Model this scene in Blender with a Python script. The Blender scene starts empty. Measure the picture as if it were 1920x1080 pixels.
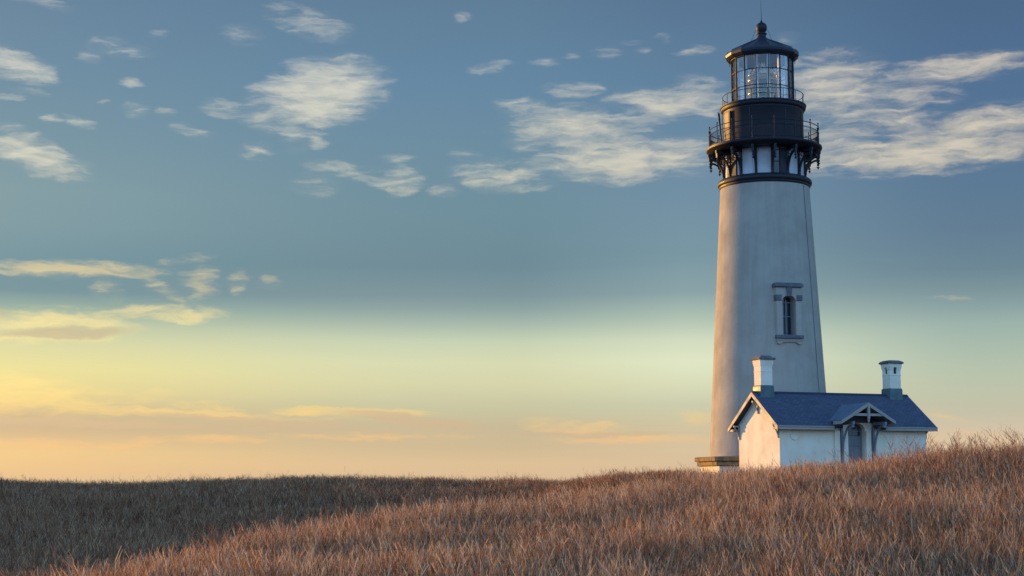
import bpy, bmesh, math, random
import numpy as np
from mathutils import Vector, Matrix, Quaternion

random.seed(7)
RNG = np.random.default_rng(11)
scene = bpy.context.scene
COL = scene.collection
R = math.radians

# ------------------------------------------------------------------ camera
# Heights are measured from the photographer's eye (z = 0), +Y looks at the headland.
cam = bpy.data.cameras.new('camera')
cam.lens = 55.3
cam.sensor_width = 36.0
cam.clip_start = 0.5
cam.clip_end = 60000
cam_o = bpy.data.objects.new('camera', cam)
COL.objects.link(cam_o)
cam_o.location = (0, 0, 0)
cam_o.rotation_euler = (R(90 + 7.05), 0, 0)
scene.camera = cam_o

scene.view_settings.view_transform = 'Standard'
scene.view_settings.look = 'None'
scene.view_settings.gamma = 1.0
scene.view_settings.exposure = 0.3
scene.cycles.use_denoising = True
scene.cycles.denoising_input_passes = 'RGB_ALBEDO_NORMAL'
scene.cycles.denoising_prefilter = 'NONE'
scene.cycles.max_bounces = 8
scene.cycles.transparent_max_bounces = 16

# ------------------------------------------------------------------ light
SUN_AZ = R(-49)          # left of straight ahead, outside the frame
SUN_EL = R(4.2)
SUN_DIR = Vector((math.sin(SUN_AZ)*math.cos(SUN_EL), math.cos(SUN_AZ)*math.cos(SUN_EL), math.sin(SUN_EL)))
sun = bpy.data.lights.new('sun', 'SUN')
sun.energy = 5.0
sun.angle = R(0.9)
sun.color = (1.0, 0.52, 0.13)
sun_o = bpy.data.objects.new('sun', sun)
COL.objects.link(sun_o)
sun_o.rotation_euler = SUN_DIR.to_track_quat('Z', 'Y').to_euler()
sun_o.location = (-60, 60, 40)

# ------------------------------------------------------------------ sky: Nishita plus a dusk gradient with drifting clouds
# cloud banks by heading and elevation in degrees: (heading, elevation, half width, half height, tilt, strength)
LIGHT_CLOUDS = [
    (-1.1, 15.0, 0.47, 0.14, 8, 0.52), (4.48, 15.91, 0.47, 0.12, 0, 0.52), (2.19, 15.41, 0.39, 0.12, 0, 0.52), (4.97, 15.63, 0.35, 0.12, 0, 0.47),
    (-17.34, 13.49, 0.78, 0.14, -4, 0.47), (-18.05, 13.29, 0.59, 0.12, 0, 0.46), (-12.96, 15.86, 0.43, 0.12, 8, 0.47), (-14.94, 13.31, 0.35, 0.1, 0, 0.47),
    (-10.83, 13.54, 0.66, 0.14, 0, 0.52), (-10.63, 13.08, 0.59, 0.12, 0, 0.52), (4.45, 13.11, 1.37, 0.35, 0, 0.6), (-1.78, 11.89, 0.59, 0.23, 0, 0.46),
    (0.79, 12.28, 1.17, 0.31, 0, 0.52), (-7.65, 16.5, 1.66, 0.51, -14, 0.69), (-7.12, 13.95, 2.64, 1.21, 14, 1.25), (-8.76, 13.13, 1.37, 0.66, -10, 0.69),
    (-10.4, 13.32, 1.17, 0.31, 0, 0.52), (-9.41, 11.89, 0.82, 0.27, 0, 0.73), (-7.29, 12.24, 0.62, 0.23, 0, 0.6), (-8.16, 12.45, 0.88, 0.43, -40, 0.46),
    (-17.92, 14.45, 1.46, 0.51, -18, 1.05), (-17.17, 11.38, 2.15, 0.59, -14, 1.05), (-18.35, 11.82, 0.88, 0.59, 0, 0.6), (-17.09, 16.59, 1.37, 0.23, -8, 0.52),
    (-14.35, 15.26, 1.37, 0.31, -6, 0.47), (-13.94, 14.06, 0.51, 0.18, 0, 0.65), (-13.72, 13.1, 0.59, 0.31, 0, 0.56), (-12.59, 13.16, 0.47, 0.2, 0, 0.56),
    (-16.67, 12.67, 0.51, 0.16, 0, 0.56), (-15.62, 12.57, 0.7, 0.21, -14, 0.6), (-11.78, 12.47, 0.86, 0.21, -6, 0.65), (-15.33, 14.94, 0.47, 0.2, 0, 0.46),
    (-9.98, 15.97, 0.88, 0.39, 0, 0.46), (-6.1, 11.26, 1.56, 0.31, -5, 0.69), (-4.24, 10.94, 1.07, 0.55, 0, 0.73), (-4.18, 11.75, 0.66, 0.18, 0, 0.56),
    (-2.52, 10.63, 0.62, 0.27, 0, 0.46), (-7.26, 10.75, 0.98, 0.51, 0, 0.34), (0.4, 13.72, 1.07, 0.29, 0, 0.73), (2.29, 14.23, 1.17, 0.29, 2, 0.77),
    (1.29, 15.15, 0.62, 0.21, 0, 0.46), (3.58, 15.55, 0.66, 0.25, 0, 0.47), (6.91, 15.52, 0.86, 0.2, 3, 0.47), (5.67, 16.03, 0.43, 0.16, 0, 0.46),
    (-0.5, 15.06, 0.7, 0.2, 10, 0.46), (10.17, 15.87, 0.59, 0.16, 0, 0.46), (-1.96, 16.85, 0.43, 0.18, 0, 0.46), (2.48, 12.85, 2.93, 0.78, -4, 0.95),
    (-0.39, 11.12, 1.95, 0.59, -5, 0.77), (4.34, 11.71, 3.91, 0.78, 2, 1.05), (6.13, 13.71, 2.64, 0.55, -2, 0.95), (6.93, 14.29, 1.17, 0.35, 0, 0.6),
    (11.95, 14.0, 2.34, 1.21, -6, 0.95), (13.25, 13.0, 2.93, 0.82, -12, 0.73), (16.18, 14.4, 2.73, 0.51, 2, 1.0), (17.3, 12.48, 2.54, 0.66, 4, 1.0),
    (15.26, 11.58, 4.88, 0.74, 3, 1.1), (12.08, 11.64, 2.54, 0.59, 0, 0.95), (14.39, 13.4, 2.15, 0.78, 8, 0.6), (11.73, 12.6, 1.76, 0.78, 0, 0.6),
    (-15.85, 7.44, 3.71, 0.33, 0, 1.0), (-11.36, 7.05, 0.7, 0.66, -42, 0.73), (-11.79, 7.9, 1.17, 0.16, 8, 0.52), (-12.7, 6.88, 1.37, 0.27, -32, 0.52),
    (-14.46, 6.83, 0.66, 0.51, -30, 0.46), (-8.9, 7.2, 0.39, 0.23, -45, 0.46), (-9.89, 7.14, 0.47, 0.47, -45, 0.46), (-16.5, 5.42, 3.22, 0.66, 2, 1.1),
    (-12.4, 5.96, 2.54, 0.31, 1, 0.95), (15.64, 6.48, 0.98, 0.12, 0, 0.39), (-17.49, 3.12, 3.91, 0.74, -6, 1.25), (-12.78, 3.0, 1.09, 0.25, 0, 0.7),
    (-11.01, 2.59, 2.15, 0.35, -3, 0.6), (-13.87, 2.56, 8.59, 0.18, -2, 1.0), (-5.99, 2.56, 3.71, 0.18, -1, 1.1), (-10.89, 1.56, 3.32, 0.18, 2, 0.9),
    (-5.21, 1.68, 4.3, 0.14, 0, 0.8), (-16.36, 1.29, 4.1, 0.21, -1, 0.9), (-9.94, 0.74, 3.91, 0.27, 0, 0.35), (2.32, 2.01, 2.15, 0.27, -4, 0.95),
    (4.44, 1.55, 3.71, 0.18, -1, 0.95), (6.65, 2.31, 0.86, 0.25, -4, 0.9), (15.66, 1.63, 2.15, 0.31, 0, 0.6), (15.67, 2.2, 1.37, 0.2, -16, 0.5),
    (17.25, 1.37, 1.56, 0.31, 0, 0.55),
]
SHADED_CLOUDS = [
    (-16.05, 5.21, 2.54, 0.23, 2, 1.3), (-18.12, 5.78, 0.78, 0.27, 0, 0.69), (-15.85, 7.44, 2.93, 0.16, 0, 0.39), (-16.03, 2.12, 6.45, 0.18, -2, 1.1),
    (-9.41, 2.24, 5.08, 0.12, -3, 1.1), (-3.68, 2.28, 3.32, 0.2, -6, 1.3), (3.09, 1.74, 5.08, 0.12, 0, 0.8), (-6.55, 1.95, 8.2, 0.14, -1, 0.5),
    (15.85, 1.94, 2.54, 0.16, -8, 0.3),
]

def lin(c):
    return tuple((v/255/12.92 if v/255 <= 0.04045 else ((v/255+0.055)/1.055)**2.4) for v in c)

def rgba(c): return (*[v*0.72 for v in lin(c)], 1.0)     # cloud tones, allowing for the exposure

class NT:
    def __init__(s, tree): s.t = tree
    def n(s, kind, **kw):
        nd = s.t.nodes.new(kind)
        for k, v in kw.items(): setattr(nd, k, v)
        return nd
    def put(s, sock, v):
        if isinstance(v, bpy.types.NodeSocket): s.t.links.new(v, sock)
        else: sock.default_value = v
    def math(s, op, a, b=None, c=None, clamp=False):
        nd = s.n('ShaderNodeMath', operation=op, use_clamp=clamp)
        s.put(nd.inputs[0], a)
        if b is not None: s.put(nd.inputs[1], b)
        if c is not None: s.put(nd.inputs[2], c)
        return nd.outputs[0]
    def vmath(s, op, a, b=None):
        nd = s.n('ShaderNodeVectorMath', operation=op)
        s.put(nd.inputs[0], a)
        if b is not None: s.put(nd.inputs[1], b)
        return nd.outputs['Value'] if op in ('DOT_PRODUCT', 'LENGTH') else nd.outputs[0]
    def mapr(s, v, a, b, c=0.0, d=1.0, smooth=False):
        nd = s.n('ShaderNodeMapRange', interpolation_type='SMOOTHSTEP' if smooth else 'LINEAR')
        s.put(nd.inputs[0], v)
        for i, x in enumerate((a, b, c, d)): s.put(nd.inputs[1+i], x)
        return nd.outputs[0]
    def mix(s, f, a, b, blend='MIX'):
        nd = s.n('ShaderNodeMix', data_type='RGBA', blend_type=blend)
        s.put(nd.inputs[0], f); s.put(nd.inputs[6], a); s.put(nd.inputs[7], b)
        return nd.outputs[2]
    def ramp(s, fac, stops, interp='LINEAR'):
        nd = s.n('ShaderNodeValToRGB'); cr = nd.color_ramp; cr.interpolation = interp
        while len(cr.elements) > 1: cr.elements.remove(cr.elements[0])
        cr.elements[0].position = stops[0][0]; cr.elements[0].color = stops[0][1]
        for p, c in stops[1:]:
            e = cr.elements.new(p); e.color = c
        s.put(nd.inputs[0], fac)
        return nd.outputs[0]
    def noise(s, vec, scale, detail=4, rough=0.5, dist=0.0, dim='3D', w=0):
        nd = s.n('ShaderNodeTexNoise', noise_dimensions=dim)
        s.put(nd.inputs['Vector'], vec) if dim != '1D' else None
        nd.inputs['Scale'].default_value = scale; nd.inputs['Detail'].default_value = detail
        nd.inputs['Roughness'].default_value = rough; nd.inputs['Distortion'].default_value = dist
        return nd.outputs[0]
    def mapping(s, vec, loc=(0, 0, 0), rot=(0, 0, 0), scale=(1, 1, 1), typ='POINT'):
        nd = s.n('ShaderNodeMapping', vector_type=typ)
        s.put(nd.inputs[0], vec)
        nd.inputs[1].default_value = loc; nd.inputs[2].default_value = rot; nd.inputs[3].default_value = scale
        return nd.outputs[0]

world = bpy.data.worlds.new('World')
scene.world = world
world.use_nodes = True
wt = world.node_tree
wt.nodes.clear()
w = NT(wt)
tc = w.n('ShaderNodeTexCoord').outputs['Generated']
sep = w.n('ShaderNodeSeparateXYZ'); w.put(sep.inputs[0], tc)
sx, sy, sz = sep.outputs
az = w.math('DEGREES', w.math('ARCTAN2', sx, sy))
el = w.math('DEGREES', w.math('ARCSINE', sz))
comb = w.n('ShaderNodeCombineXYZ'); w.put(comb.inputs[0], az); w.put(comb.inputs[1], el)
pos = comb.outputs[0]
elf = w.math('ADD', w.math('MULTIPLY', w.math('MINIMUM', w.math('MAXIMUM', el, 0.0), 20.0), 0.04),
             w.math('MULTIPLY', w.math('MAXIMUM', w.math('SUBTRACT', el, 20.0), 0.0), 0.2/70))
def sky_ramp(stops):
    return w.ramp(elf, [(e*0.04 if e <= 20 else 0.8+(e-20)*0.2/70, (*c, 1.0)) for e, c in stops])
# colours are scene-linear
SKY_LEFT = [(0.0, (0.5422, 0.3964, 0.2459)), (0.48, (0.5818, 0.408, 0.2246)), (1.05, (0.5989, 0.4328, 0.2177)), (1.82, (0.4193, 0.3187, 0.2183)), (2.4, (0.402, 0.3248, 0.2106)), (3.17, (0.5674, 0.4751, 0.2162)), (3.95, (0.5971, 0.5422, 0.2316)), (4.72, (0.5126, 0.4981, 0.2676)), (5.5, (0.3629, 0.4084, 0.271)), (6.08, (0.1686, 0.2751, 0.25)), (6.66, (0.0548, 0.156, 0.221)), (7.83, (0.0627, 0.1676, 0.2301)), (8.99, (0.102, 0.1964, 0.2468)), (10.18, (0.1167, 0.2083, 0.251)), (11.7, (0.0977, 0.1877, 0.2483)), (14.58, (0.0787, 0.1631, 0.2442)), (17.43, (0.0669, 0.1381, 0.228)), (24, (0.0932, 0.1687, 0.3016)), (45, (0.0474, 0.1054, 0.2295)), (90, (0.0289, 0.0617, 0.1277))]
SKY_MID = [(0.0, (0.5536, 0.4029, 0.2629)), (0.67, (0.558, 0.4158, 0.2597)), (1.25, (0.4601, 0.3721, 0.2466)), (2.02, (0.4141, 0.3596, 0.2503)), (2.79, (0.4227, 0.4241, 0.2921)), (3.56, (0.4996, 0.4975, 0.3157)), (4.34, (0.5119, 0.5342, 0.3465)), (5.11, (0.4165, 0.4791, 0.3514)), (5.69, (0.2768, 0.3557, 0.3091)), (6.28, (0.1644, 0.2459, 0.261)), (6.76, (0.116, 0.1886, 0.2333)), (7.83, (0.0749, 0.1545, 0.2099)), (9.77, (0.0873, 0.1731, 0.2293)), (11.7, (0.0894, 0.1758, 0.2467)), (14.58, (0.0746, 0.1593, 0.2589)), (17.43, (0.0668, 0.1332, 0.2135)), (24, (0.0818, 0.1578, 0.2863)), (45, (0.0448, 0.1054, 0.2295)), (90, (0.0289, 0.0617, 0.1277))]
SKY_CENTRE = [(0.0, (0.5667, 0.4093, 0.2803)), (1.05, (0.5374, 0.4205, 0.2829)), (2.02, (0.4808, 0.4169, 0.2905)), (2.79, (0.4408, 0.4619, 0.3367)), (3.56, (0.5361, 0.557, 0.3884)), (4.36, (0.5803, 0.6223, 0.4457)), (5.11, (0.4962, 0.5498, 0.4135)), (5.89, (0.3151, 0.4016, 0.3422)), (6.86, (0.1648, 0.2505, 0.2863)), (8.22, (0.1152, 0.2046, 0.2612)), (9.38, (0.1085, 0.1928, 0.2647)), (11.13, (0.0978, 0.1756, 0.2646)), (14.58, (0.0691, 0.1435, 0.242)), (17.43, (0.057, 0.1155, 0.2054)), (24, (0.0747, 0.1525, 0.2939)), (45, (0.0435, 0.1033, 0.2329)), (90, (0.0289, 0.0617, 0.1277))]
SKY_RIGHT = [(0.0, (0.5923, 0.4324, 0.3211)), (0.86, (0.594, 0.4556, 0.3312)), (1.63, (0.5345, 0.4335, 0.3257)), (2.4, (0.4248, 0.4089, 0.3238)), (3.17, (0.3916, 0.4192, 0.3215)), (3.95, (0.3476, 0.4116, 0.3297)), (4.72, (0.293, 0.3783, 0.3245)), (5.5, (0.2395, 0.3325, 0.3151)), (6.08, (0.1795, 0.2633, 0.2813)), (6.66, (0.1311, 0.2058, 0.245)), (7.44, (0.0878, 0.1558, 0.2151)), (8.8, (0.0677, 0.1291, 0.2093)), (11.13, (0.0544, 0.116, 0.216)), (14.01, (0.0461, 0.1025, 0.21)), (17.43, (0.0386, 0.0845, 0.172)), (24, (0.0713, 0.1525, 0.3016)), (45, (0.0423, 0.1012, 0.2362)), (90, (0.0289, 0.0617, 0.1277))]
SKY_BACK = [(0, (0.4701, 0.7797, 1.3233)), (4, (0.5304, 0.927, 1.6036)), (10, (0.5058, 0.9861, 1.7245)), (20, (0.3824, 0.87, 1.6938)), (45, (0.0959, 0.2721, 0.6994)), (90, (0.0407, 0.1139, 0.3039))]

g = w.mix(w.mapr(az, -19, -2, smooth=True), sky_ramp(SKY_LEFT), sky_ramp(SKY_MID))
g = w.mix(w.mapr(az, 0.4, 6.2), g, sky_ramp(SKY_CENTRE))
g = w.mix(w.mapr(az, 6.4, 17, smooth=True), g, sky_ramp(SKY_RIGHT))
absaz = w.math('ABSOLUTE', az)
g = w.mix(w.mapr(absaz, 45, 130, smooth=True), g, sky_ramp(SKY_BACK))
sund = w.vmath('DOT_PRODUCT', tc, tuple(SUN_DIR))
glow = w.math('POWER', w.math('MAXIMUM', sund, 0.0), 60.0)
g = w.mix(w.math('MULTIPLY', glow, 0.8), g, (1.6, 1.0, 0.42, 1))

# wisps: the banks' outlines are pulled about by noise and broken up into wind-drawn streaks
nA = w.n('ShaderNodeTexNoise'); w.put(nA.inputs['Vector'], w.mapping(pos, scale=(0.55, 1.5, 1))); nA.inputs['Scale'].default_value = 1.0; nA.inputs['Detail'].default_value = 5; nA.inputs['Roughness'].default_value = 0.6
warp = w.vmath('MULTIPLY', w.vmath('SUBTRACT', nA.outputs['Color'], (0.5, 0.5, 0.5)), (1.6, 0.62, 0.0))
wpos = w.vmath('ADD', pos, warp)
def banks(table):
    acc = None
    for a, e, hw, hh, rot, amp in table:
        q = wpos
        if acc is not None:      # ties each bank to the one before it, so the shader is evaluated in sequence
            nd = w.n('ShaderNodeVectorMath', operation='MULTIPLY_ADD')
            w.put(nd.inputs[0], acc); nd.inputs[1].default_value = (1e-7, 0, 0); w.put(nd.inputs[2], wpos); q = nd.outputs[0]
        m = w.mapping(q, loc=(a, e, 0), rot=(0, 0, R(rot)), scale=(hw*1.15, hh*1.3, 1), typ='TEXTURE')
        d = w.math('MULTIPLY_ADD', w.vmath('DOT_PRODUCT', m, m), -amp, amp)
        acc = d if acc is None else w.math('MAXIMUM', acc, d)
    return w.math('MAXIMUM', acc, 0.0)
mask = banks(LIGHT_CLOUDS)
streak = w.noise(w.mapping(wpos, rot=(0, 0, R(-3)), scale=(0.65, 3.0, 1)), 1.0, 6, 0.55, 0.2)
fine = w.noise(w.mapping(wpos, rot=(0, 0, R(4)), scale=(1.3, 6.0, 1)), 1.0, 3, 0.5, 0.0)
nz = w.math('ADD', w.math('MULTIPLY', streak, 0.78), w.math('MULTIPLY', fine, 0.22))
body = w.math('ADD', mask, w.math('MULTIPLY', w.math('SUBTRACT', nz, 0.5), 2.6))
dens = w.math('MULTIPLY', w.mapr(body, 0.08, 1.5, smooth=True), w.mapr(mask, 0.0, 0.35, smooth=True))
dens = w.math('MAXIMUM', dens, w.math('MULTIPLY', w.mapr(mask, 0.0, 0.9, 0.0, 0.30, smooth=True), w.mapr(nz, 0.36, 0.56)))
tint = w.ramp(w.math('MULTIPLY', el, 1/18.0), [(0.0, rgba((250, 198, 140))), (0.09, rgba((250, 200, 142))), (0.16, rgba((255, 222, 142))), (0.24, rgba((255, 238, 158))), (0.34, rgba((252, 228, 160))),
              (0.42, rgba((236, 212, 158))), (0.6, rgba((232, 224, 198))), (1.0, rgba((222, 220, 210)))])
tint = w.mix(w.mapr(az, -5, 18, 0.0, 0.35), tint, rgba((236, 206, 178)))
g = w.mix(w.math('MULTIPLY', dens, 0.88), g, tint)
shade = banks(SHADED_CLOUDS)
sbody = w.mapr(w.math('ADD', shade, w.math('MULTIPLY', w.math('SUBTRACT', nz, 0.5), 1.6)), 0.2, 1.1, smooth=True)
sh = w.math('MULTIPLY', sbody, w.mapr(shade, 0.0, 0.3, smooth=True))
g = w.mix(w.math('MULTIPLY', sh, 0.75), g, w.ramp(w.math('MULTIPLY', el, 1/12.0), [(0.0, rgba((216, 182, 156))), (0.3, rgba((206, 184, 152))), (0.6, rgba((168, 162, 140)))]))
# below the sea horizon
g = w.mix(w.mapr(el, -1.5, -0.1), (0.10, 0.09, 0.08, 1), g)

nish = w.n('ShaderNodeTexSky', sky_type='NISHITA')
nish.sun_disc = False
nish.sun_elevation = SUN_EL
nish.sun_rotation = SUN_AZ
nish.air_density = 1.0; nish.dust_density = 1.0; nish.ozone_density = 1.5
b1 = w.n('ShaderNodeBackground'); w.put(b1.inputs[0], nish.outputs[0]); b1.inputs[1].default_value = 0.025
b2 = w.n('ShaderNodeBackground'); w.put(b2.inputs[0], g); b2.inputs[1].default_value = 0.93
addb = w.n('ShaderNodeAddShader'); wt.links.new(b1.outputs[0], addb.inputs[0]); wt.links.new(b2.outputs[0], addb.inputs[1])
wo = w.n('ShaderNodeOutputWorld'); wt.links.new(addb.outputs[0], wo.inputs[0])

# ------------------------------------------------------------------ materials
def new_mat(name):
    m = bpy.data.materials.new(name); m.use_nodes = True
    t = m.node_tree; t.nodes.clear()
    k = NT(t)
    bs = k.n('ShaderNodeBsdfPrincipled'); out = k.n('ShaderNodeOutputMaterial')
    t.links.new(bs.outputs[0], out.inputs[0])
    return m, k, bs, out

def bump(k, bs, h, strength=0.3, dist=0.02):
    b = k.n('ShaderNodeBump'); b.inputs['Strength'].default_value = strength; b.inputs['Distance'].default_value = dist
    k.put(b.inputs['Height'], h); k.t.links.new(b.outputs[0], bs.inputs['Normal'])

def painted(name, base, dirt, rough=0.75, amount=0.5, scale=1.0, streaks=True, bumpy=0.25, metal=0.0, courses=0.0, spec=0.35):
    """paint or metal whose colour wanders: blotches, weather streaks running down and fine grain"""
    m, k, bs, out = new_mat(name)
    co = k.n('ShaderNodeTexCoord').outputs['Object']
    blot = k.noise(co, 0.9*scale, 5, 0.6)
    col = k.mix(k.mapr(blot, 0.40, 0.72, 0, amount), (*base, 1), (*dirt, 1))
    if streaks:
        st = k.noise(k.mapping(co, scale=(3.2*scale, 3.2*scale, 0.16*scale)), 1.0, 5, 0.6, 0.5)
        col = k.mix(k.mapr(st, 0.46, 0.74, 0, amount*0.9), col, (*dirt, 1))
    fine = k.noise(co, 26*scale, 3, 0.6)
    col = k.mix(k.mapr(fine, 0.35, 0.7, 0, 0.18), col, (*[c*0.72 for c in base], 1))
    h = fine
    if courses:
        sp = k.n('ShaderNodeSeparateXYZ'); k.put(sp.inputs[0], co)
        fr = k.math('FRACT', k.math('DIVIDE', sp.outputs[2], courses))
        line = k.mapr(fr, 0.0, 0.14, 0.0, 1.0)
        h = k.math('ADD', k.math('MULTIPLY', fine, 0.5), k.math('MULTIPLY', line, 0.18))
        mid = k.noise(co, 5*scale, 3, 0.5)
        h = k.math('ADD', h, mid)
    k.put(bs.inputs['Base Color'], col)
    k.put(bs.inputs['Roughness'], k.mapr(blot, 0.3, 0.7, rough*0.85, min(1, rough*1.12)))
    bs.inputs['Metallic'].default_value = metal
    bs.inputs['Specular IOR Level'].default_value = spec
    bump(k, bs, h, bumpy, 0.02)
    return m

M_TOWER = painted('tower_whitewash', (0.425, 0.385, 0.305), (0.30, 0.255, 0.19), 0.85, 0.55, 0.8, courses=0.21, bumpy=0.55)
M_HOUSE = painted('house_whitewash', (0.84, 0.775, 0.59), (0.70, 0.56, 0.33), 0.8, 0.6, 1.1, streaks=False, courses=0.2, bumpy=0.3)
M_TRIM = painted('worn_trim_paint', (0.36, 0.325, 0.26), (0.26, 0.235, 0.19), 0.6, 0.4, 2.0, bumpy=0.1)
M_SOFFIT = painted('soffit_boards', (0.42, 0.40, 0.37), (0.25, 0.23, 0.2), 0.7, 0.4, 2.0, bumpy=0.1)
M_GREYTRIM = painted('weathered_grey_timber', (0.20, 0.21, 0.23), (0.12, 0.12, 0.13), 0.6, 0.4, 2.0, bumpy=0.15)
M_BLACK = painted('black_iron_paint', (0.011, 0.012, 0.017), (0.024, 0.022, 0.023), 0.55, 0.5, 1.5, bumpy=0.12)
M_ROOFIRON = painted('lantern_roof_iron', (0.030, 0.036, 0.05), (0.055, 0.05, 0.05), 0.42, 0.5, 2.0, bumpy=0.12)
M_STONE = painted('stained_cap_stone', (0.36, 0.235, 0.095), (0.08, 0.062, 0.045), 0.9, 0.8, 2.4, bumpy=0.6)
M_WINSTONE = painted('window_dressing_stone', (0.16, 0.165, 0.17), (0.07, 0.07, 0.075), 0.85, 0.7, 3.0, bumpy=0.5)
M_COPPER = painted('copper_flashing', (0.085, 0.155, 0.15), (0.06, 0.08, 0.085), 0.5, 0.7, 2.2, bumpy=0.15)
M_DARKWOOD = painted('dark_doorway_wood', (0.075, 0.065, 0.06), (0.04, 0.035, 0.03), 0.6, 0.5, 2.0, bumpy=0.2)
M_DOOR = painted('grey_blue_door_paint', (0.21, 0.205, 0.205), (0.13, 0.125, 0.12), 0.5, 0.4, 2.0, bumpy=0.15)
M_CREAM = painted('cream_ceiling_paint', (0.80, 0.78, 0.70), (0.6, 0.57, 0.5), 0.6, 0.3, 1.5, bumpy=0.05)
M_BRASS = painted('polished_brass', (0.80, 0.52, 0.20), (0.5, 0.3, 0.1), 0.22, 0.3, 3.0, bumpy=0.03, metal=1.0)
M_PANEL = painted('white_gallery_panel', (0.55, 0.55, 0.54), (0.34, 0.30, 0.25), 0.6, 0.6, 0.7, bumpy=0.1)
M_BRONZEP = painted('brown_access_panel_paint', (0.12, 0.10, 0.09), (0.07, 0.06, 0.055), 0.5, 0.5, 1.6, bumpy=0.1)

def roof_mat():
    m, k, bs, out = new_mat('slate_blue_shingles')
    co = k.n('ShaderNodeTexCoord').outputs['UV']
    br = k.n('ShaderNodeTexBrick'); k.put(br.inputs['Vector'], co)
    br.inputs['Scale'].default_value = 1.0; br.inputs['Brick Width'].default_value = 0.26; br.inputs['Row Height'].default_value = 0.145
    br.inputs['Mortar Size'].default_value = 0.012; br.inputs['Mortar Smooth'].default_value = 0.2
    br.inputs['Color1'].default_value = (0.066, 0.076, 0.108, 1); br.inputs['Color2'].default_value = (0.105, 0.118, 0.152, 1)
    br.inputs['Mortar'].default_value = (0.03, 0.036, 0.055, 1)
    n = k.noise(co, 2.2, 5, 0.6)
    col = k.mix(k.mapr(n, 0.4, 0.7, 0, 0.5), br.outputs[0], (0.05, 0.06, 0.08, 1))
    k.put(bs.inputs['Base Color'], col); bs.inputs['Roughness'].default_value = 0.72
    bump(k, bs, br.outputs[1], -0.6, 0.02)
    return m
M_ROOF = roof_mat()
M_PORCHROOF = painted('skylit_porch_shingles', (0.16, 0.19, 0.23), (0.10, 0.12, 0.15), 0.7, 0.5, 2.5, bumpy=0.5)  # paler than the main roof: sky light on these slopes put into the colour

def glass_mat(name, tint=(0.9, 0.95, 0.95), see=0.9, rough=0.02):
    m, k, bs, out = new_mat(name)
    tr = k.n('ShaderNodeBsdfTransparent'); tr.inputs[0].default_value = (*tint, 1)
    gl = k.n('ShaderNodeBsdfGlossy'); gl.inputs['Roughness'].default_value = rough
    lw = k.n('ShaderNodeLayerWeight'); lw.inputs[0].default_value = 0.25
    mx = k.n('ShaderNodeMixShader')
    k.put(mx.inputs[0], k.mapr(lw.outputs['Fresnel'], 0, 1, 1-see, 0.9))
    k.t.links.new(tr.outputs[0], mx.inputs[1]); k.t.links.new(gl.outputs[0], mx.inputs[2])
    k.t.links.new(mx.outputs[0], out.inputs[0])
    return m
M_GLASS = glass_mat('lantern_glass', (0.97, 0.98, 0.98), 0.975)
M_LENS = glass_mat('lens_prism_glass', (0.86, 0.88, 0.84), 0.82, 0.10)
_k = NT(M_LENS.node_tree); _out = [n for n in M_LENS.node_tree.nodes if n.type == 'OUTPUT_MATERIAL'][0]
_src = _out.inputs[0].links[0].from_socket
_df = _k.n('ShaderNodeBsdfDiffuse'); _df.inputs[0].default_value = (0.80, 0.76, 0.62, 1)      # even cream share, mixed in so the prisms catch the sun
_mx = _k.n('ShaderNodeMixShader'); _mx.inputs[0].default_value = 0.20
M_LENS.node_tree.links.new(_src, _mx.inputs[1]); M_LENS.node_tree.links.new(_df.outputs[0], _mx.inputs[2]); M_LENS.node_tree.links.new(_mx.outputs[0], _out.inputs[0])

def dark_glass():
    m, k, bs, out = new_mat('dark_window_glass')
    co = k.n('ShaderNodeTexCoord').outputs['Object']
    k.put(bs.inputs['Base Color'], k.mix(k.noise(co, 3.0, 2), (0.012, 0.016, 0.018, 1), (0.03, 0.036, 0.036, 1)))
    bs.inputs['Roughness'].default_value = 0.12
    return m
M_DGLASS = dark_glass()

# ------------------------------------------------------------------ mesh helpers
def tag(o, label=None, cat=None, group=None, kind=None):
    if label: o['label'] = label
    if cat: o['category'] = cat
    if group: o['group'] = group
    if kind: o['kind'] = kind
    return o

def empty(name, loc, rz=0.0):
    o = bpy.data.objects.new(name, None); COL.objects.link(o)
    o.location = loc; o.rotation_euler = (0, 0, rz); o.empty_display_size = 0.5
    return o

def build(name, bm, mat, parent=None, smooth=None, bevel=0.0, loc=None):
    bmesh.ops.recalc_face_normals(bm, faces=bm.faces)
    me = bpy.data.meshes.new(name); bm.to_mesh(me); bm.free()
    if smooth is not None:
        for p in me.polygons: p.use_smooth = True
        me.set_sharp_from_angle(angle=R(smooth))
    o = bpy.data.objects.new(name, me); COL.objects.link(o)
    me.materials.append(mat)
    if parent is not None: o.parent = parent
    if loc is not None: o.location = loc
    if bevel:
        md = o.modifiers.new('bevel', 'BEVEL'); md.width = bevel; md.segments = 2; md.limit_method = 'ANGLE'; md.angle_limit = R(40)
    return o

def box(bm, x0, x1, y0, y1, z0, z1, M=None):
    vs = [Vector((x, y, z)) for z in (z0, z1) for y in (y0, y1) for x in (x0, x1)]
    if M is not None: vs = [M @ v for v in vs]
    v = [bm.verts.new(c) for c in vs]
    for f in ((0, 2, 3, 1), (4, 5, 7, 6), (0, 1, 5, 4), (2, 6, 7, 3), (0, 4, 6, 2), (1, 3, 7, 5)):
        bm.faces.new([v[i] for i in f])

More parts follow.
